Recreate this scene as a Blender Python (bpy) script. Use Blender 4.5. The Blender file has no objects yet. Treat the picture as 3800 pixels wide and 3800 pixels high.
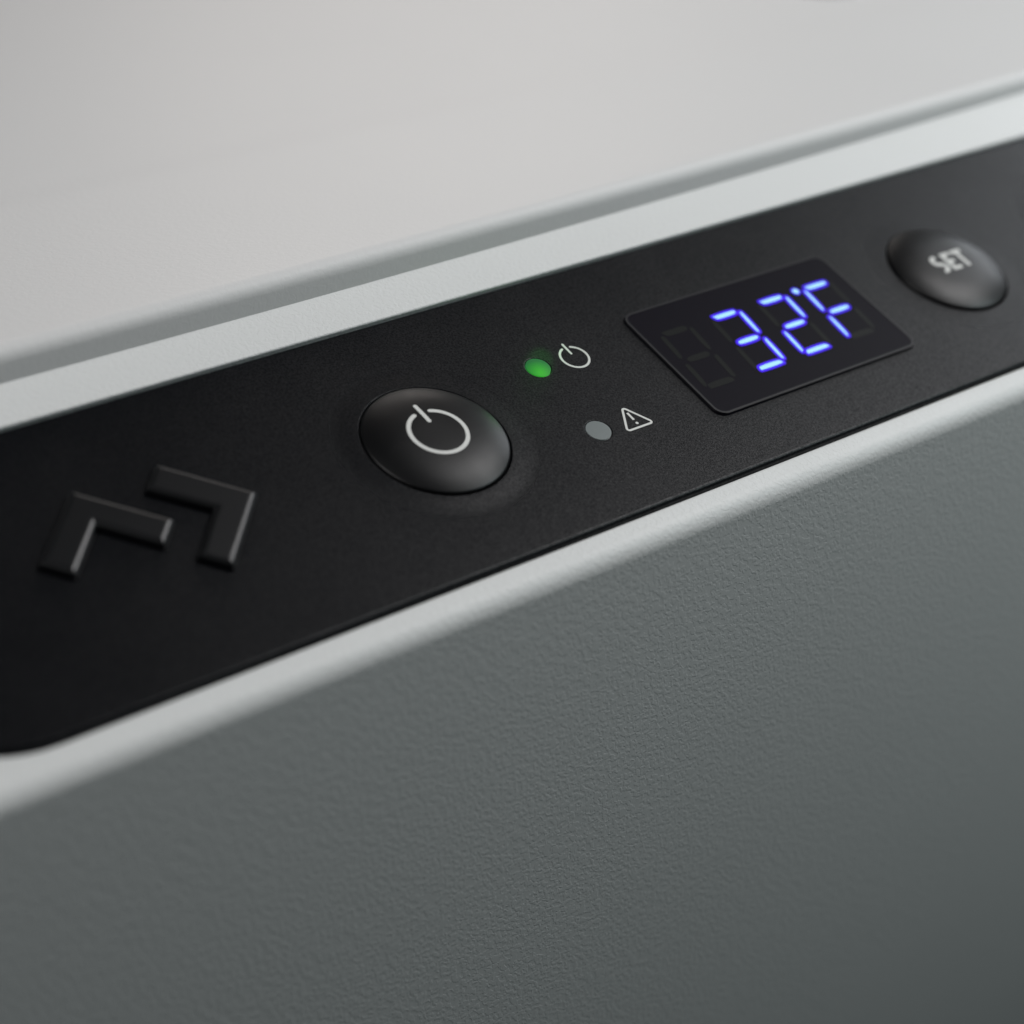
import bpy, math, bmesh
from mathutils import Vector, Matrix
from mathutils.geometry import tessellate_polygon

S = 0.03            # one drawing unit is 30 mm
C = bpy.context.scene.collection
scn = bpy.context.scene

# ------------------------------------------------------------------ camera
cam_d = bpy.data.cameras.new("camera")
cam = bpy.data.objects.new("camera", cam_d)
C.objects.link(cam)
right = Vector((0.77465453, -0.63238466, 0.0))
down = Vector((-0.28746204, -0.35213341, -0.89071187))
fwd = Vector((0.56327252, 0.68999399, -0.45456833))
m = Matrix((right, -down, -fwd)).transposed().to_4x4()
m.translation = Vector((-3.99177606, -5.09405787, 3.36224627)) * S
cam.matrix_world = m
cam_d.sensor_width = 36.0
cam_d.lens = 69.079
cam_d.clip_start = 0.01
cam_d.clip_end = 50
cam_d.dof.use_dof = True
cam_d.dof.focus_distance = 7.95 * S
cam_d.dof.aperture_fstop = 13.4
cam_d.dof.aperture_blades = 9
scn.camera = cam

# ------------------------------------------------------------------ world and lamps (studio close-up)
w = bpy.data.worlds.new("World")
scn.world = w
w.use_nodes = True
w.node_tree.nodes["Background"].inputs[0].default_value = (0.93, 1.0, 0.99, 1)
w.node_tree.nodes["Background"].inputs[1].default_value = 0.012

scn.view_settings.view_transform = 'Standard'
scn.view_settings.look = 'None'
scn.view_settings.exposure = 0
scn.view_settings.gamma = 1


def area(name, loc, target, sx, sy, power, col):
    d = bpy.data.lights.new(name, 'AREA')
    d.shape = 'RECTANGLE'
    d.size, d.size_y = sx, sy
    d.energy = power
    d.color = col
    o = bpy.data.objects.new(name, d)
    C.objects.link(o)
    o.location = loc
    o.rotation_euler = (Vector(target) - Vector(loc)).to_track_quat('-Z', 'Y').to_euler()
    return o


area("softbox_key", (0.40, -0.112, 0.50), (0.05, 0.0, 0.0), 0.26, 0.26, 2.12, (1.0, 0.985, 0.985))
area("softbox_back_warm", (0.45, 0.62, 0.36), (0.05, 0.0, 0.0), 0.30, 0.30, 0.82, (1.0, 0.92, 0.87))
area("softbox_side", (0.75, 0.15, 0.38), (0.05, 0.0, 0.0), 0.25, 0.25, 0.40, (0.94, 0.97, 1.0))
area("softbox_side_low", (0.80, 0.20, 0.27), (0.05, 0.0, 0.0), 0.22, 0.22, 0.52, (0.88, 0.94, 1.0))
area("fill_left", (-0.50, -0.02, 0.55), (0.05, 0.0, 0.0), 0.30, 0.30, 1.85, (1.0, 0.985, 0.98))  # fill added to lift the left side, no such source known
area("softbox_front_cool", (0.37, -0.24, 0.24), (0.11, -0.02, -0.01), 0.16, 0.16, 0.58, (0.81, 0.985, 1.0))


# ------------------------------------------------------------------ materials
def mat(name, col, rough, spec=0.5, bumps=(), emit=None, estr=1.0, coat=0.0):
    """bumps: list of (kind, scale, lo, hi, distance, strength)"""
    mt = bpy.data.materials.new(name)
    mt.use_nodes = True
    nt = mt.node_tree
    b = nt.nodes["Principled BSDF"]
    b.inputs["Base Color"].default_value = (*col, 1)
    b.inputs["Roughness"].default_value = rough
    b.inputs["Specular IOR Level"].default_value = spec
    b.inputs["Coat Weight"].default_value = coat
    if emit:
        b.inputs["Emission Color"].default_value = (*emit, 1)
        b.inputs["Emission Strength"].default_value = estr
    prev = None
    if bumps:
        tc = nt.nodes.new("ShaderNodeTexCoord")
        for scale, detail, dist_, lo, hi, height, strength in bumps:
            n = nt.nodes.new("ShaderNodeTexNoise")
            n.inputs["Scale"].default_value = scale
            n.inputs["Detail"].default_value = detail
            n.inputs["Distortion"].default_value = dist_
            nt.links.new(tc.outputs["Object"], n.inputs["Vector"])
            r = nt.nodes.new("ShaderNodeMapRange")
            r.interpolation_type = 'SMOOTHSTEP'
            r.inputs["From Min"].default_value = lo
            r.inputs["From Max"].default_value = hi
            nt.links.new(n.outputs["Fac"], r.inputs["Value"])
            bp = nt.nodes.new("ShaderNodeBump")
            bp.inputs["Strength"].default_value = strength
            bp.inputs["Distance"].default_value = height
            nt.links.new(r.outputs["Result"], bp.inputs["Height"])
            if prev:
                nt.links.new(prev.outputs["Normal"], bp.inputs["Normal"])
            prev = bp
        nt.links.new(prev.outputs["Normal"], b.inputs["Normal"])
    return mt


M = {}
M['shell'] = mat("grained_grey_plastic", (0.66, 0.665, 0.66), 0.48, 0.4,
                 [(1650, 1.2, 0.5, 0.42, 0.58, 0.000028, 0.62)])
M['lid'] = mat("fine_grained_grey_plastic", (0.645, 0.64, 0.638), 0.5, 0.4,
               [(1300, 1.5, 0.6, 0.40, 0.60, 0.00003, 0.30)])
M['panel'] = mat("grained_black_plastic", (0.0021, 0.0025, 0.0036), 0.40, 0.15,
                 [(5200, 1.0, 0.0, 0.35, 0.65, 0.00001, 0.55)])
grain = M['panel'].node_tree
gb = grain.nodes["Principled BSDF"]
gtc = grain.nodes.new("ShaderNodeTexCoord")
gn = grain.nodes.new("ShaderNodeTexNoise")
gn.inputs["Scale"].default_value = 4200
gn.inputs["Detail"].default_value = 2
gmr = grain.nodes.new("ShaderNodeMapRange")
gmr.inputs["From Min"].default_value = 0.35
gmr.inputs["From Max"].default_value = 0.65
gmr.inputs["To Min"].default_value = 0.095
gmr.inputs["To Max"].default_value = 0.235
grain.links.new(gtc.outputs["Object"], gn.inputs["Vector"])
grain.links.new(gn.outputs["Fac"], gmr.inputs["Value"])
grain.links.new(gmr.outputs["Result"], gb.inputs["Specular IOR Level"])
def smudge(m_, scale, lo, hi):
    """faint uneven sheen from handling"""
    nt_ = m_.node_tree
    tc_ = nt_.nodes.new("ShaderNodeTexCoord")
    n_ = nt_.nodes.new("ShaderNodeTexNoise")
    n_.inputs["Scale"].default_value = scale
    n_.inputs["Detail"].default_value = 4
    n_.inputs["Distortion"].default_value = 0.8
    r_ = nt_.nodes.new("ShaderNodeMapRange")
    r_.inputs["From Min"].default_value = 0.3
    r_.inputs["From Max"].default_value = 0.7
    r_.inputs["To Min"].default_value = lo
    r_.inputs["To Max"].default_value = hi
    nt_.links.new(tc_.outputs["Object"], n_.inputs["Vector"])
    nt_.links.new(n_.outputs["Fac"], r_.inputs["Value"])
    nt_.links.new(r_.outputs["Result"], nt_.nodes["Principled BSDF"].inputs["Roughness"])


smudge(M['panel'], 70, 0.375, 0.425)
smudge(M['lid'], 22, 0.49, 0.515)
smudge(M['shell'], 30, 0.43, 0.53)
M['button'] = mat("matt_black_plastic", (0.0016, 0.0018, 0.0024), 0.38, 0.30,
                  [(7000, 2.0, 0.0, 0.3, 0.7, 0.00001, 0.35)])
smudge(M['button'], 160, 0.35, 0.42)
M['emblem'] = mat("satin_black_plastic", (0.0016, 0.0020, 0.0030), 0.30, 0.75)
M['lens'] = mat("smoked_lens", (0.0048, 0.0041, 0.0076), 0.42, 0.05)
M['ghost'] = mat("unlit_segment", (0.0078, 0.0088, 0.0084), 0.42, 0.08)
M['print'] = mat("white_print", (0.64, 0.64, 0.62), 0.6, 0.2)
M['amber'] = mat("grey_lens", (0.155, 0.175, 0.175), 0.45, 0.3)
M['blue'] = mat("blue_segment_bloom", (0.01, 0.0, 0.05), 0.5, 0.2, emit=(0.040, 0.0, 0.90))  # bloom around the lit segments, drawn as a glowing blue outline
M['cyan'] = mat("cyan_segment_core", (0.02, 0.05, 0.08), 0.5, 0.2, emit=(0.40, 0.79, 1.0))
M['dome_grey'] = mat("darker_grey", (0.30, 0.31, 0.31), 0.6)

g = mat("green_led", (0.006, 0.03, 0.008), 0.5, 0.15, emit=(0.02, 0.3, 0.03))
nt = g.node_tree
tc = nt.nodes.new("ShaderNodeTexCoord")
mp = nt.nodes.new("ShaderNodeMapping")
gr = nt.nodes.new("ShaderNodeTexGradient")
gr.gradient_type = 'SPHERICAL'
rp = nt.nodes.new("ShaderNodeValToRGB")
rp.color_ramp.elements[0].position = 0.0
rp.color_ramp.elements[0].color = (0.009, 0.105, 0.028, 1)
rp.color_ramp.elements[1].position = 0.9
rp.color_ramp.elements[1].color = (0.030, 0.38, 0.016, 1)
nt.links.new(tc.outputs["Object"], mp.inputs["Vector"])
nt.links.new(mp.outputs["Vector"], gr.inputs["Vector"])
nt.links.new(gr.outputs["Fac"], rp.inputs["Fac"])
nt.links.new(rp.outputs["Color"], nt.nodes["Principled BSDF"].inputs["Emission Color"])
M['green'] = g
LED_MAP = mp

# ------------------------------------------------------------------ helpers
BASE = Vector((1.5, 4.5, -13.0))


def P(u, v, h=0.0):
    """a point of the control panel: u to the right, v down the slope, h proud of it"""
    return Vector((u, -0.930424 * v - 0.366485 * h, -0.366485 * v + 0.930424 * h))


N_PANEL = Vector((0, -0.366485, 0.930424))


def obj(name, verts, faces, mats, parent, normals=None, smooth=False, fmat=None):
    if normals:
        fixed = []
        for f_ in faces:
            a, b, c = Vector(verts[f_[0]]), Vector(verts[f_[1]]), Vector(verts[f_[2]])
            gn = (b - a).cross(c - a)
            if gn.length < 1e-12 and len(f_) > 3:
                gn = (c - a).cross(Vector(verts[f_[3]]) - a)
            nn = sum((Vector(normals[i]).normalized() for i in f_), Vector((0, 0, 0)))
            fixed.append(list(f_)[::-1] if gn.dot(nn) < 0 else list(f_))
        faces = fixed
    me = bpy.data.meshes.new(name)
    me.from_pydata([Vector(v) * S for v in verts], [], faces)
    for mm in (mats if isinstance(mats, (list, tuple)) else [mats]):
        me.materials.append(mm)
    if fmat:
        me.polygons.foreach_set("material_index", fmat)
    if normals or smooth:
        me.polygons.foreach_set("use_smooth", [True] * len(me.polygons))
    me.validate(clean_customdata=False)
    me.update()
    if normals:
        me.normals_split_custom_set_from_vertices([tuple(Vector(n).normalized()) for n in normals])
    o = bpy.data.objects.new(name, me)
    C.objects.link(o)
    if parent is not None:
        o.parent = parent
        if parent.type == 'EMPTY':
            o.location = -parent.location
    return o


def rrect(u0, u1, v0, v1, r, n=14):
    def f(off):
        a0, a1, b0, b1, rr = u0 - off, u1 + off, v0 - off, v1 + off, max(r + off, 1e-4)
        out = []
        for cx, cy, s in ((a1 - rr, b1 - rr, 0), (a0 + rr, b1 - rr, 1), (a0 + rr, b0 + rr, 2), (a1 - rr, b0 + rr, 3)):
            for k in range(n + 1):
                t = (s + k / n) * math.pi / 2
                out.append((cx + rr * math.cos(t), cy + rr * math.sin(t), math.cos(t), math.sin(t)))
        return out
    return f


def circ(cu, cv, r, n=72):
    def f(off):
        return [(cu + (r + off) * math.cos(2 * math.pi * k / n), cv + (r + off) * math.sin(2 * math.pi * k / n),
                 math.cos(2 * math.pi * k / n), math.sin(2 * math.pi * k / n)) for k in range(n)]
    return f


def plate(outer, holes, fil, depth, top=0.0, hfun=None, nseg=5, hole_fil=None, outer_wall=True):
    """flat plate in panel space with rounded edges on its rim and holes -> verts, faces, normals"""
    V, F, N = [], [], []
    hf = hfun or (lambda v: 0.0)

    def add(u, v, h, nu, nv, nh):
        V.append(P(u, v, h + hf(v)))
        N.append(Vector((nu, 0, 0)) + (P(0, nv, nh)))
        return len(V) - 1
    loops = []

    def ring(shape, sgn, fr):
        pts_idx = []
        for k in range(nseg + 1):
            a = math.pi / 2 * k / nseg
            off = sgn * (-fr * (1 - math.sin(a)))
            hh = top - fr * (1 - math.cos(a))
            idx = []
            for (u, v, nu, nv) in shape(off):
                s, c = math.sin(a) * sgn, math.cos(a)
                idx.append(add(u, v, hh, nu * s, nv * s, c))
            pts_idx.append(idx)
        idx = [add(u, v, top - depth, nu * sgn, nv * sgn, 0) for (u, v, nu, nv) in shape(0)]
        pts_idx.append(idx)
        for a, b in zip(pts_idx[:-1], pts_idx[1:]):
            n = len(a)
            for i in range(n):
                j = (i + 1) % n
                q = (a[i], b[i], b[j], a[j])
                F.append(q if sgn > 0 else q[::-1])
        return pts_idx[0]
    if outer_wall:
        lo = ring(outer, 1, fil)
    else:
        lo = [add(u, v, top, 0, 0, 1) for (u, v, _, _) in outer(0)]
    all_idx = list(lo)
    polys = [[Vector((o[0], o[1], 0)) for o in outer(-fil if outer_wall else 0)]]
    for hshape in holes:
        fr = hole_fil if hole_fil is not None else fil
        if isinstance(hshape, tuple):
            hshape, fr = hshape
        li = ring(hshape, -1, fr)
        all_idx += li
        polys.append([Vector((o[0], o[1], 0)) for o in hshape(fr)])
    flat = [p for poly in polys for p in poly]
    for t in tessellate_polygon(polys):
        a, b, c = (flat[i] for i in t)
        cr = (b - a).cross(c - a).z
        if abs(cr) < 1e-12:
            continue
        tri = [all_idx[i] for i in t]
        F.append(tri if cr < 0 else tri[::-1])
    return V, F, N


def prism(poly, h0, h1, bev=0.0, nseg=3, surf=None):
    """raised polygon (panel space) with a rounded top edge; flat shaded sides"""
    n = len(poly)
    area2 = sum(poly[i][0] * poly[(i + 1) % n][1] - poly[(i + 1) % n][0] * poly[i][1] for i in range(n))
    if area2 < 0:
        poly = poly[::-1]

    def offs(d):
        out = []
        for i in range(n):
            p0, p1, p2 = Vector(poly[i - 1]), Vector(poly[i]), Vector(poly[(i + 1) % n])
            e1, e2 = (p1 - p0).normalized(), (p2 - p1).normalized()
            n1, n2 = Vector((-e1.y, e1.x)), Vector((-e2.y, e2.x))
            k = 1 + n1.dot(n2)
            out.append(p1 + (n1 + n2) * (d / max(k, 0.15)))
        return out
    hs = surf or (lambda u, v: 0.0)
    V, F = [], []
    rings = [(0.0, h0)]
    if bev > 0:
        for k in range(nseg + 1):
            a = math.pi / 2 * k / nseg
            rings.append((bev * (1 - math.cos(a)), h1 - bev * (1 - math.sin(a))))
    else:
        rings.append((0.0, h1))
    for d, h in rings:
        for q in offs(d):
            V.append(P(q.x, q.y, h + hs(q.x, q.y)))
    for r in range(len(rings) - 1):
        for i in range(n):
            j = (i + 1) % n
            F.append((r * n + i, (r + 1) * n + i, (r + 1) * n + j, r * n + j))
    b = (len(rings) - 1) * n
    top = [Vector((q.x, q.y, 0)) for q in offs(rings[-1][0])]
    for t in tessellate_polygon([top]):
        a, bb, c = (top[i] for i in t)
        if abs((bb - a).cross(c - a).z) < 1e-12:
            continue
        F.append([b + i for i in (t if (bb - a).cross(c - a).z < 0 else t[::-1])])
    return V, F


def merge(parts):
    V, F = [], []
    for v, f in parts:
        k = len(V)
        V += v
        F += [[i + k for i in q] for q in f]
    return V, F


def ribbon(pts, width, h0, h1, surf=None, caps=True, closed=False):
    """printed stroke of constant width that follows the surface under it"""
    hs = surf or (lambda u, v: 0.0)
    n = len(pts)
    L, R = [], []
    for i in range(n):
        p = Vector(pts[i])
        if closed:
            a, b = Vector(pts[i - 1]), Vector(pts[(i + 1) % n])
        else:
            a, b = Vector(pts[max(i - 1, 0)]), Vector(pts[min(i + 1, n - 1)])
        e1 = (p - a).normalized() if (p - a).length > 1e-9 else (b - p).normalized()
        e2 = (b - p).normalized() if (b - p).length > 1e-9 else e1
        n1, n2 = Vector((-e1.y, e1.x)), Vector((-e2.y, e2.x))
        k = max(1 + n1.dot(n2), 0.3)
        mvec = (n1 + n2) / k
        L.append(p + mvec * width / 2)
        R.append(p - mvec * width / 2)
    if not closed and caps:
        def cap(p, d):
            d = d.normalized()
            s = Vector((-d.y, d.x))
            return [(p + (s * math.cos(t) + d * math.sin(t)) * width / 2) for t in [math.pi * k / 8 for k in range(1, 8)]]
        end = cap(Vector(pts[-1]), Vector(pts[-1]) - Vector(pts[-2]))
        start = cap(Vector(pts[0]), Vector(pts[0]) - Vector(pts[1]))
    else:
        end, start = [], []
    V, F = [], []

    def add(q, h):
        V.append(P(q.x, q.y, h + hs(q.x, q.y)))
        return len(V) - 1
    lt = [add(q, h1) for q in L]
    rt = [add(q, h1) for q in R]
    lb = [add(q, h0) for q in L]
    rb = [add(q, h0) for q in R]
    m_ = n if closed else n - 1
    for i in range(m_):
        j = (i + 1) % n
        F += [(lt[i], lt[j], rt[j], rt[i]), (lb[i], lb[j], lt[j], lt[i]), (rt[i], rt[j], rb[j], rb[i])]
    if end:
        et = [add(q, h1) for q in end]
        st = [add(q, h1) for q in start]
        F.append([lt[-1]] + et + [rt[-1]])
        F.append([rt[0]] + st + [lt[0]])
    return V, F


def arc(cu, cv, r, a0, a1, n=48):
    """angles in degrees, measured clockwise from the top of the panel"""
    return [(cu + r * math.sin(math.radians(a0 + (a1 - a0) * k / n)),
             cv - r * math.cos(math.radians(a0 + (a1 - a0) * k / n))) for k in range(n + 1)]


def line(a, b, n=8):
    return [(a[0] + (b[0] - a[0]) * k / n, a[1] + (b[1] - a[1]) * k / n) for k in range(n + 1)]


# ------------------------------------------------------------------ the cooler
cooler = bpy.data.objects.new("portable_cooler", None)
C.objects.link(cooler)
cooler.empty_display_size = 0.05
cooler.location = BASE * S
cooler['label'] = "pale grey grained portable cooler with a black control strip and blue display"
cooler['category'] = "cooler"

X0, X1 = -7.0, 10.0
YB = 10.0


def deck_h(v):
    return -0.025 + 0.038 * (0.2075 - v) / 1.3336


PU0, PU1, PV0, PV1, PR = -2.32, 6.9, -1.126, 0.2075, 0.50
GAP = 0.012
# --- body: sloping deck with the recess for the panel, rounded front edge, front wall, sides
V0 = 0.270


def deck_outer(off):
    pts = []
    for k in range(41):
        pts.append((X0 + (X1 - X0) * k / 40, V0, 0, 0))
    for k in range(41):
        pts.append((X1 + (X0 - X1) * k / 40, -1.43, 0, 0))
    return pts


V, F, N = plate(deck_outer, [rrect(PU0, PU1, PV0, PV1, PR)], 0.0, 0.13, 0.0, deck_h, hole_fil=0.010, outer_wall=False)
dn = P(0, 0.038 / 1.3336, 1.0).normalized()
for i, nn in enumerate(N):
    if nn.normalized().dot(N_PANEL) > 0.9999:
        N[i] = dn
p0 = P(0, V0, deck_h(V0))
ty, tz = -0.91301, -0.40794
ang0 = math.atan2(ty, tz)
prof = []           # (y, z, ny, nz)
RF = 0.088
cy, cz = p0.y - 0.40794 * -RF, p0.z - 0.91301 * RF
steps = 16
for k in range(steps + 1):
    a = math.atan2(0.91301, -0.40794) + (math.pi - math.atan2(0.91301, -0.40794)) * k / steps
    prof.append((cy + RF * math.cos(a), cz + RF * math.sin(a), math.cos(a), math.sin(a)))
yf, zf = prof[-1][0], prof[-1][1]
# the front wall bellies very slightly: it leans in towards the floor
RW = 34.0
zs = [0.15 * k for k in range(1, 11)] + [1.5 + 0.5 * k for k in range(1, 13)]
for dz in zs:
    a = dz / RW
    prof.append((yf + RW * (1 - math.cos(a)), zf - RW * math.sin(a), -math.cos(a), -math.sin(a)))
prof.append((prof[-1][0] + 0.9, -12.4, -1, -0.22))
yl, zl = prof[-1][0], prof[-1][1]
for k in range(1, 9):
    a = math.pi / 2 * k / 8
    prof.append((yl + 0.6 - 0.6 * math.cos(a), -12.4 - 0.6 * math.sin(a), -math.cos(a), -math.sin(a)))
nx = 40
base = len(V)
for (y, z, ny, nz) in prof:
    for k in range(nx + 1):
        V.append(Vector((X0 + (X1 - X0) * k / nx, y, z)))
        N.append(Vector((0, ny, nz)))
for r in range(len(prof) - 1):
    for k in range(nx):
        a = base + r * (nx + 1) + k
        F.append((a, a + nx + 1, a + nx + 2, a + 1))
# ends, back, underside and the ledge below the lid
pd = P(0, -1.43, deck_h(-1.43))
ZL = 0.44            # ledge under the lid
outline = [(p0.y, p0.z)] + [(q[0], q[1]) for q in prof[1:]] + [(YB, -13.0), (YB, ZL), (pd.y, ZL), (pd.y, pd.z)]
for xx, sg in ((X0, -1), (X1, 1)):
    k0 = len(V)
    for (y, z) in outline:
        V.append(Vector((xx, y, z)))
        N.append(Vector((sg, 0, 0)))
    idx = list(range(k0, len(V)))
    F.append(idx if sg > 0 else idx[::-1])
yb0 = prof[-1][0]
for quad, nn in ((((X0, yb0, -13), (X0, YB, -13), (X1, YB, -13), (X1, yb0, -13)), (0, 0, -1)),
                 (((X0, YB, -13), (X0, YB, ZL), (X1, YB, ZL), (X1, YB, -13)), (0, 1, 0)),
                 (((X0, YB, ZL), (X0, pd.y, ZL), (X1, pd.y, ZL), (X1, YB, ZL)), (0, 0, 1)),
                 (((X0, pd.y, ZL), (X0, pd.y, pd.z), (X1, pd.y, pd.z), (X1, pd.y, ZL)), (0, 1, 0))):
    k0 = len(V)
    for q in quad:
        V.append(Vector(q))
        N.append(Vector(nn))
    F.append((k0, k0 + 1, k0 + 2, k0 + 3))
# floor of the recess
k0 = len(V)
for q in ((PU0 - .05, PV0 - .05), (PU1 + .05, PV0 - .05), (PU1 + .05, PV1 + .05), (PU0 - .05, PV1 + .05)):
    V.append(P(q[0], q[1], -0.11))
    N.append(N_PANEL)
F.append((k0 + 3, k0 + 2, k0 + 1, k0))
body = obj("body", V, F, M['shell'], cooler, N)

# --- lid
Z_BOT, Z_TOP = 0.490, 0.6403
YL = 1.2301


def bow(x):
    return 0.0026 * max(x + 1.0, 0.0) ** 2


RL = 0.066
lp = [(YL + 0.35, Z_BOT + 0.004, 0, -1), (YL + 0.02, Z_BOT, 0, -1), (YL + 0.006, Z_BOT, -0.3, -1), (YL, Z_BOT + 0.006, -1, -0.2),
      (YL, Z_TOP - RL, -1, 0)]
for k in range(1, 10):
    a = math.pi / 2 * k / 9
    lp.append((YL + RL - RL * math.cos(a), Z_TOP - RL + RL * math.sin(a), -math.cos(a), math.sin(a)))
lp += [(YL + 0.5, Z_TOP + 0.001, 0, 1), (2.66, Z_TOP + 0.004, 0, 1), (2.68, Z_TOP + 0.0038, 0.01, 1), (2.80, Z_TOP + 0.000, 0.04, 1),
       (2.92, Z_TOP - 0.003, 0.01, 1), (4.5, Z_TOP - 0.004, 0, 1), (YB - 0.3, Z_TOP - 0.004, 0, 1), (YB, Z_TOP - 0.25, 1, 0.3),
       (YB, Z_BOT, 1, 0)]
nx = 68
V, N, F = [], [], []
for (y, z, ny, nz) in lp:
    fade = max(0.0, min(1.0, (2.6 - y) / 1.4))
    for k in range(nx + 1):
        x = X0 + (X1 - X0) * k / nx
        V.append(Vector((x, y + bow(x) * fade, z)))
        N.append(Vector((0, ny, nz)))
for r in range(len(lp) - 1):
    for k in range(nx):
        a = r * (nx + 1) + k
        F.append((a, a + 1, a + nx + 2, a + nx + 1)[::-1])
for kk, sg in ((0, -1), (nx, 1)):
    k0 = len(V)
    for r in range(len(lp)):
        V.append(V[r * (nx + 1) + kk].copy())
        N.append(Vector((sg, 0, 0)))
    idx = list(range(k0, len(V)))
    F.append(idx if sg < 0 else idx[::-1])
lid = obj("lid", V, F, M['lid'], cooler, N)

# --- low dome on the lid in a darker grey, just inside the top edge of the picture
V, N, F = [], [], []
RB = 0.30
for r in range(9):
    a = math.pi / 2 * r / 8
    for k in range(40):
        t = 2 * math.pi * k / 40
        V.append(Vector((5.62 + RB * math.sin(a) * math.cos(t), 3.52 + RB * math.sin(a) * math.sin(t), Z_TOP - 0.008 + 0.07 * math.cos(a))))
        N.append(Vector((math.sin(a) * math.cos(t), math.sin(a) * math.sin(t), 3 * math.cos(a) + 0.01)))
for r in range(8):
    for k in range(40):
        j = (k + 1) % 40
        F.append((r * 40 + k, (r + 1) * 40 + k, (r + 1) * 40 + j, r * 40 + j))
obj("lid_dome", V, F, M['dome_grey'], lid, N)

# --- control panel
BTN_R = 0.297
buttons = [(0.1245, -0.445), (3.155, -0.445), (4.26, -0.445)]
DU0, DU1, DV0, DV1 = 1.334, 2.578, -0.766, -0.082
L1, L2 = (0.790, -0.639), (0.790, -0.2335)
LR = 0.0537
DISH_R, DISH_D = 0.415, -0.0065      # the panel swells very slightly towards the power button
holes = [(circ(u, v, DISH_R, 96), 0.0004) for u, v in buttons]
holes += [circ(*L1, LR + 0.001, 48), circ(*L2, LR + 0.001, 48)]
V, F, N = plate(rrect(PU0, PU1, PV0, PV1, PR), holes, 0.020, 0.10, 0.0, hole_fil=0.007)
for bi, (bu_, bv_) in enumerate(buttons):
    DISH_D = (-0.0065, -0.0015, -0.0015)[bi]
    dp = []
    ri = BTN_R + 0.009
    for k in range(13):
        t = k / 12
        dp.append((DISH_R - 0.0003 - (DISH_R - ri) * t, -DISH_D * 0.5 * (1 - math.cos(math.pi * t * 0.80)) / (0.5 * (1 - math.cos(math.pi * 0.8))),
                   -DISH_D * math.pi * 0.8 * math.sin(math.pi * t * 0.80) / (1 - math.cos(math.pi * 0.8)) / (DISH_R - ri), 1))
    for k in range(1, 5):
        a = math.pi / 2 * k / 4
        dp.append((ri - 0.005 * math.sin(a), -DISH_D - 0.005 * (1 - math.cos(a)), -math.sin(a), math.cos(a)))
    dp.append((ri - 0.005, -0.10, -1, 0))
    k0 = len(V)
    for r_, h_, nr, nh in dp:
        for k in range(96):
            t = 2 * math.pi * k / 96
            V.append(P(bu_ + r_ * math.cos(t), bv_ + r_ * math.sin(t), h_))
            N.append(Vector((nr * math.cos(t), 0, 0)) + P(0, nr * math.sin(t), nh))
    for r_ in range(len(dp) - 1):
        for k in range(96):
            j = (k + 1) % 96
            F.append((k0 + r_ * 96 + k, k0 + (r_ + 1) * 96 + k, k0 + (r_ + 1) * 96 + j, k0 + r_ * 96 + j))
panel = obj("control_panel", V, F, M['panel'], cooler, N)

# emblem: two raised chevrons
for poly in ([(-1.285, -0.735), (-1.020, -0.462), (-1.115, -0.365), (-1.285, -0.545), (-1.457, -0.366), (-1.550, -0.464)],
             [(-0.945, -0.738), (-0.677, -0.460), (-0.948, -0.181), (-1.040, -0.277), (-0.868, -0.457), (-1.042, -0.634)]):
    V, F = prism(poly, -0.002, 0.034, 0.026, 6)
    obj("emblem_chevron", V, F, M['emblem'], panel)

PW = 0.0009   # thickness of the print

# small power symbol beside the green lamp
ic = (0.9815, -0.6320)
V, F = merge([ribbon(arc(*ic, 0.0632, 20, 340), 0.0098, 0, PW), ribbon(line((ic[0], -0.716), (ic[0], -0.655)), 0.0098, 0, PW)])
obj("power_symbol", V, F, M['print'], panel)

# warning triangle beside the grey lamp
tri = []
cs = [(0.973, -0.303), (1.045, -0.180), (0.901, -0.180)]
rc = 0.010
for i in range(3):
    a, b, c = Vector(cs[i - 1]), Vector(cs[i]), Vector(cs[(i + 1) % 3])
    e1, e2 = (a - b).normalized(), (c - b).normalized()
    bis = (e1 + e2).normalized()
    half = math.acos(max(-1, min(1, e1.dot(bis))))
    cen = b + bis * (rc / math.sin(half))
    t1, t2 = b + e1 * (rc / math.tan(half)), b + e2 * (rc / math.tan(half))
    a1, a2 = math.atan2((t1 - cen).y, (t1 - cen).x), math.atan2((t2 - cen).y, (t2 - cen).x)
    while a2 - a1 > math.pi:
        a2 -= 2 * math.pi
    while a2 - a1 < -math.pi:
        a2 += 2 * math.pi
    for k in range(7):
        t = a1 + (a2 - a1) * k / 6
        tri.append((cen.x + rc * math.cos(t), cen.y + rc * math.sin(t)))
V, F = merge([ribbon(tri, 0.0098, 0, PW, closed=True),
              ribbon(line((0.973, -0.268), (0.973, -0.224)), 0.0105, 0, PW, caps=False),
              prism([(0.973 + 0.0068 * math.cos(k * math.pi / 10), -0.2035 + 0.0068 * math.sin(k * math.pi / 10)) for k in range(20)], 0, PW)])
obj("warning_symbol", V, F, M['print'], panel)

# --- buttons: shallow domes
CAP_H = 0.044
RIM_H = 0.009


def dome_h(r):
    r = min(r, BTN_R)
    return RIM_H + CAP_H * (1 - (r / BTN_R) ** 3.4)


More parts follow.
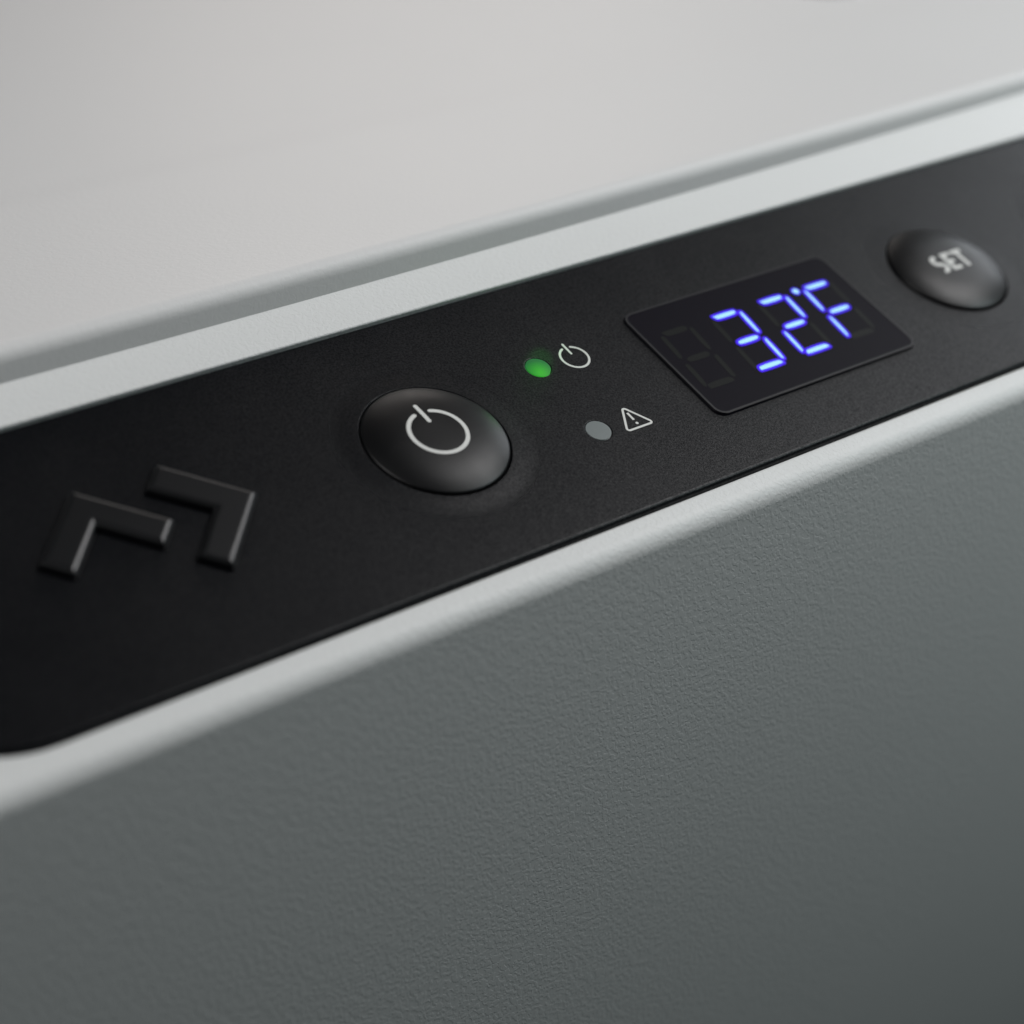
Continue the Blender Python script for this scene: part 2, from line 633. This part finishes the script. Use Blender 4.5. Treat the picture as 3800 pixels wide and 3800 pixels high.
def dome(u, v):
    prof = []
    for k in range(19):
        r = (BTN_R - 0.010) * k / 18
        prof.append((r, dome_h(r), 3.4 * CAP_H / BTN_R * (r / BTN_R) ** 2.4, 1))
    hr = dome_h(BTN_R - 0.010)
    for k in range(1, 6):
        a = math.radians(26 + 64 * k / 5)
        prof.append((BTN_R - 0.010 + 0.010 * (math.sin(a) - math.sin(math.radians(26))) / (1 - math.sin(math.radians(26))),
                     hr - 0.012 * (math.cos(math.radians(26)) - math.cos(a)), math.sin(a), math.cos(a)))
    prof.append((BTN_R, -0.09, 1, 0))
    n = 96
    V, N, F = [], [], []
    for r, h, nr, nh in prof:
        for k in range(n):
            t = 2 * math.pi * k / n
            V.append(P(u + r * math.cos(t), v + r * math.sin(t), h))
            N.append(Vector((nr * math.cos(t), 0, 0)) + P(0, nr * math.sin(t), nh))
    for r in range(len(prof) - 1):
        for k in range(n):
            j = (k + 1) % n
            F.append((r * n + k, (r + 1) * n + k, (r + 1) * n + j, r * n + j))
    return V, F, N


def on_dome(cu, cv):
    return lambda u, v: dome_h(math.hypot(u - cu, v - cv))


bu, bv = buttons[0]
V, F, N = dome(bu, bv)
power = obj("power_button", V, F, M['button'], cooler, N)
V, F = merge([ribbon(arc(bu, bv, 0.1165, 18.5, 341.5, 96), 0.0172, -0.001, PW, on_dome(bu, bv)),
              ribbon(line((bu, bv - 0.157), (bu, bv - 0.062)), 0.0172, -0.001, PW, on_dome(bu, bv))])
obj("power_symbol", V, F, M['print'], power)

su, sv = buttons[1]
V, F, N = dome(su, sv)
setb = obj("set_button", V, F, M['button'], cooler, N)
sf = on_dome(su, sv)
LH, LW, ST = 0.118, 0.066, 0.022
t0, b0 = sv - LH / 2, sv + LH / 2
x = su - 0.112
scur = []
r = (LH - ST) / 4
for k in range(0, 25):
    a = math.radians(-60 - 210 * k / 24)
    scur.append((x + LW / 2 + (LW - ST) / 2 * math.cos(a), t0 + ST / 2 + r + r * math.sin(a)))
for k in range(1, 25):
    a = math.radians(-90 + 210 * k / 24)
    scur.append((x + LW / 2 + (LW - ST) / 2 * math.cos(a), b0 - ST / 2 - r + r * math.sin(a)))
V, F = ribbon(scur, ST, -0.001, PW, sf, caps=False)
obj("letter", V, F, M['print'], setb)
x = su - 0.030
h_ = ST / 2
V, F = merge([ribbon(line((x + h_, t0), (x + h_, b0), 12), ST, -0.001, PW, sf, caps=False)] +
             [ribbon(line((x + ST * 0.7, y), (x + wd, y), 8), ST, -0.001, PW * 0.8, sf, caps=False)
              for y, wd in ((t0 + h_, 0.058), (sv, 0.053), (b0 - h_, 0.059))])
obj("letter", V, F, M['print'], setb)
x = su + 0.040
V, F = merge([ribbon(line((x, t0 + h_), (x + 0.072, t0 + h_), 12), ST, -0.001, PW, sf, caps=False),
              ribbon(line((x + 0.036, t0 + ST * 0.7), (x + 0.036, b0), 10), ST, -0.001, PW * 0.8, sf, caps=False)])
obj("letter", V, F, M['print'], setb)

V, F, N = dome(*buttons[2])
obj("side_button", V, F, M['button'], cooler, N)


# --- indicator lamps
def led(name, c, m_, label, hgt):
    V, N, F = [], [], []
    n = 48
    prof = [(0, hgt, 0, 1)] + [(LR * k / 6, hgt * (1 - (k / 6) ** 2) + 0.0004, 2 * hgt * k / 6 / LR, 1) for k in range(1, 7)] + [(LR, -0.08, 1, 0)]
    for r, h, nr, nh in prof:
        for k in range(n):
            t = 2 * math.pi * k / n
            V.append(P(c[0] + r * math.cos(t), c[1] + r * math.sin(t), h))
            N.append(Vector((nr * math.cos(t), 0, 0)) + P(0, nr * math.sin(t), nh))
    for r in range(len(prof) - 1):
        for k in range(n):
            j = (k + 1) % n
            F.append((r * n + k, (r + 1) * n + k, (r + 1) * n + j, r * n + j))
    o = obj(name, V, F, m_, cooler, N)
    o['label'] = label
    return o


led("indicator_light", L1, M['green'], "green glowing indicator lamp beside the small power symbol", 0.004)
led("indicator_light", L2, M['amber'], "unlit grey indicator lamp beside the warning triangle", 0.001)
hot = P(L1[0] - 0.012, L1[1] + 0.034, 0.008) * S - BASE * S * 0
LED_MAP.inputs["Scale"].default_value = (1 / (0.075 * S),) * 3
LED_MAP.inputs["Location"].default_value = -hot / (0.075 * S)
gl = bpy.data.lights.new("green_lamp_glow", 'POINT')  # unseen point lamp hovering beside the green lamp, added for its halo
gl.energy = 0.00014
gl.color = (0.08, 1.0, 0.12)
gl.shadow_soft_size = 0.0018
go = bpy.data.objects.new("green_lamp_glow", gl)
C.objects.link(go)
go.location = P(L1[0] + 0.098, L1[1] - 0.084, 0.050) * S

# --- display window and its seven-segment digits
V, F, N = plate(rrect(DU0, DU1, DV0, DV1, 0.060), [], 0.014, 0.016, 0.010)
disp = obj("display", V, F, M['lens'], cooler, N)
H0 = 0.0102
M['lens_edge'] = mat("lens_edge_glint", (0.006, 0.006, 0.008), 0.45, 0.24)
lo = rrect(DU0, DU1, DV0, DV1, 0.060)
V, F = merge([ribbon([(q[0], q[1]) for q in lo(-0.010)], 0.011, 0.004, H0 + 0.0012, closed=True)])
obj("display_edge_glint", V, F, M['lens_edge'], disp)  # glossy ring added to stand for the highlight along the lens edge
SL = 0.085
TH, TV = 0.042, 0.034
VA, VG, VD = -0.590, -0.418, -0.250
DW = 0.166


def sk(u, v):
    return (u - SL * (v + 0.5), v)


def seg_poly(L, s):
    R_ = L + DW
    g = 0.006
    hh, hv = TH / 2, TV / 2
    if s == 'a':
        pts = [(L + 0.006, VA - hh + 0.006), (L + 0.016, VA - hh), (R_ - 0.028, VA - hh), (R_ - 0.013, VA - hh + 0.012), (R_ - 0.014, VA + 0.006), (R_ - 0.024, VA + hh), (L + 0.034, VA + hh), (L + 0.018, VA + hh - 0.008)]
    elif s == 'd':
        pts = [(L + 0.006, VD + hh - 0.008), (L + 0.006, VD - hh + 0.014), (L + 0.016, VD - hh), (R_ - 0.036, VD - hh), (R_ - 0.016, VD - hh + 0.010), (R_ - 0.006, VD + hh - 0.010), (R_ - 0.014, VD + hh), (L + 0.014, VD + hh)]
    elif s == 'g':
        pts = [(L + 0.016, VG + 0.006), (L + 0.017, VG - 0.008), (L + 0.032, VG - hh), (R_ - 0.030, VG - hh), (R_ - 0.015, VG - 0.008), (R_ - 0.015, VG + 0.007), (R_ - 0.030, VG + hh), (L + 0.030, VG + hh)]
    else:
        top = s in 'bf'
        cx = R_ if s in 'bc' else L
        if top:
            v0, v1 = VA - 0.000, VG - 0.012
        else:
            v0, v1 = VG + 0.012, VD + 0.000
        i = -1 if s in 'bc' else 1      # towards the digit's middle
        a, b = hv, hv
        pts = [(cx - i * a, v0 + 0.010), (cx - i * 0.004, v0), (cx + i * 0.006, v0 + 0.002), (cx + i * b, v0 + 0.020),
               (cx + i * b, v1 - 0.020), (cx + i * 0.004, v1), (cx - i * 0.006, v1 - 0.001), (cx - i * a, v1 - 0.012)]
        if not top:
            pts = [(u, v0 + v1 - v) for u, v in pts]
    return [sk(*q) for q in pts]


def chaikin(p, it=2):
    for _ in range(it):
        o = []
        n = len(p)
        for k in range(n):
            a, b = p[k], p[(k + 1) % n]
            o += [(a[0] * .75 + b[0] * .25, a[1] * .75 + b[1] * .25), (a[0] * .25 + b[0] * .75, a[1] * .25 + b[1] * .75)]
        p = o
    return p


def grow(poly, d):
    n = len(poly)
    ar = sum(poly[i][0] * poly[(i + 1) % n][1] - poly[(i + 1) % n][0] * poly[i][1] for i in range(n))
    sg = 1 if ar > 0 else -1
    out = []
    for i in range(n):
        p0_, p1_, p2_ = Vector(poly[i - 1]), Vector(poly[i]), Vector(poly[(i + 1) % n])
        e1, e2 = (p1_ - p0_).normalized(), (p2_ - p1_).normalized()
        n1, n2 = Vector((e1.y, -e1.x)) * sg, Vector((e2.y, -e2.x)) * sg
        q_ = p1_ + (n1 + n2) * (d / max(1 + n1.dot(n2), 0.3))
        out.append((q_.x, q_.y))
    return out


def lit(name, poly, inset=0.0130):
    poly = grow(poly, 0.0035)
    a = prism(poly, 0.006, H0 + 0.0008)
    b = prism(grow(poly, -inset), H0 + 0.0004, H0 + 0.0016)
    fm = [0] * len(a[1]) + [1] * len(b[1])
    V, F = merge([a, b])
    return obj(name, V, F, [M['blue'], M['cyan']], disp, fmat=fm)


digits = [(1.425, ''), (1.7235, 'abgcd'), (2.0130, 'abged'), (2.3020, 'afge')]
for L, on in digits:
    for s in 'abcdefg':
        poly = seg_poly(L, s)
        if s in on:
            lit("lit_segment", chaikin(poly))
        else:
            V, F = prism(chaikin(grow(poly, -0.004), 1), 0.006, H0 + 0.0003)
            obj("unlit_segment", V, F, M['ghost'], disp)
dc = (2.262, -0.594)
lit("degree_dot", [(dc[0] + 0.0215 * math.cos(k * math.pi / 12), dc[1] + 0.0215 * math.sin(k * math.pi / 12)) for k in range(24)], 0.009)
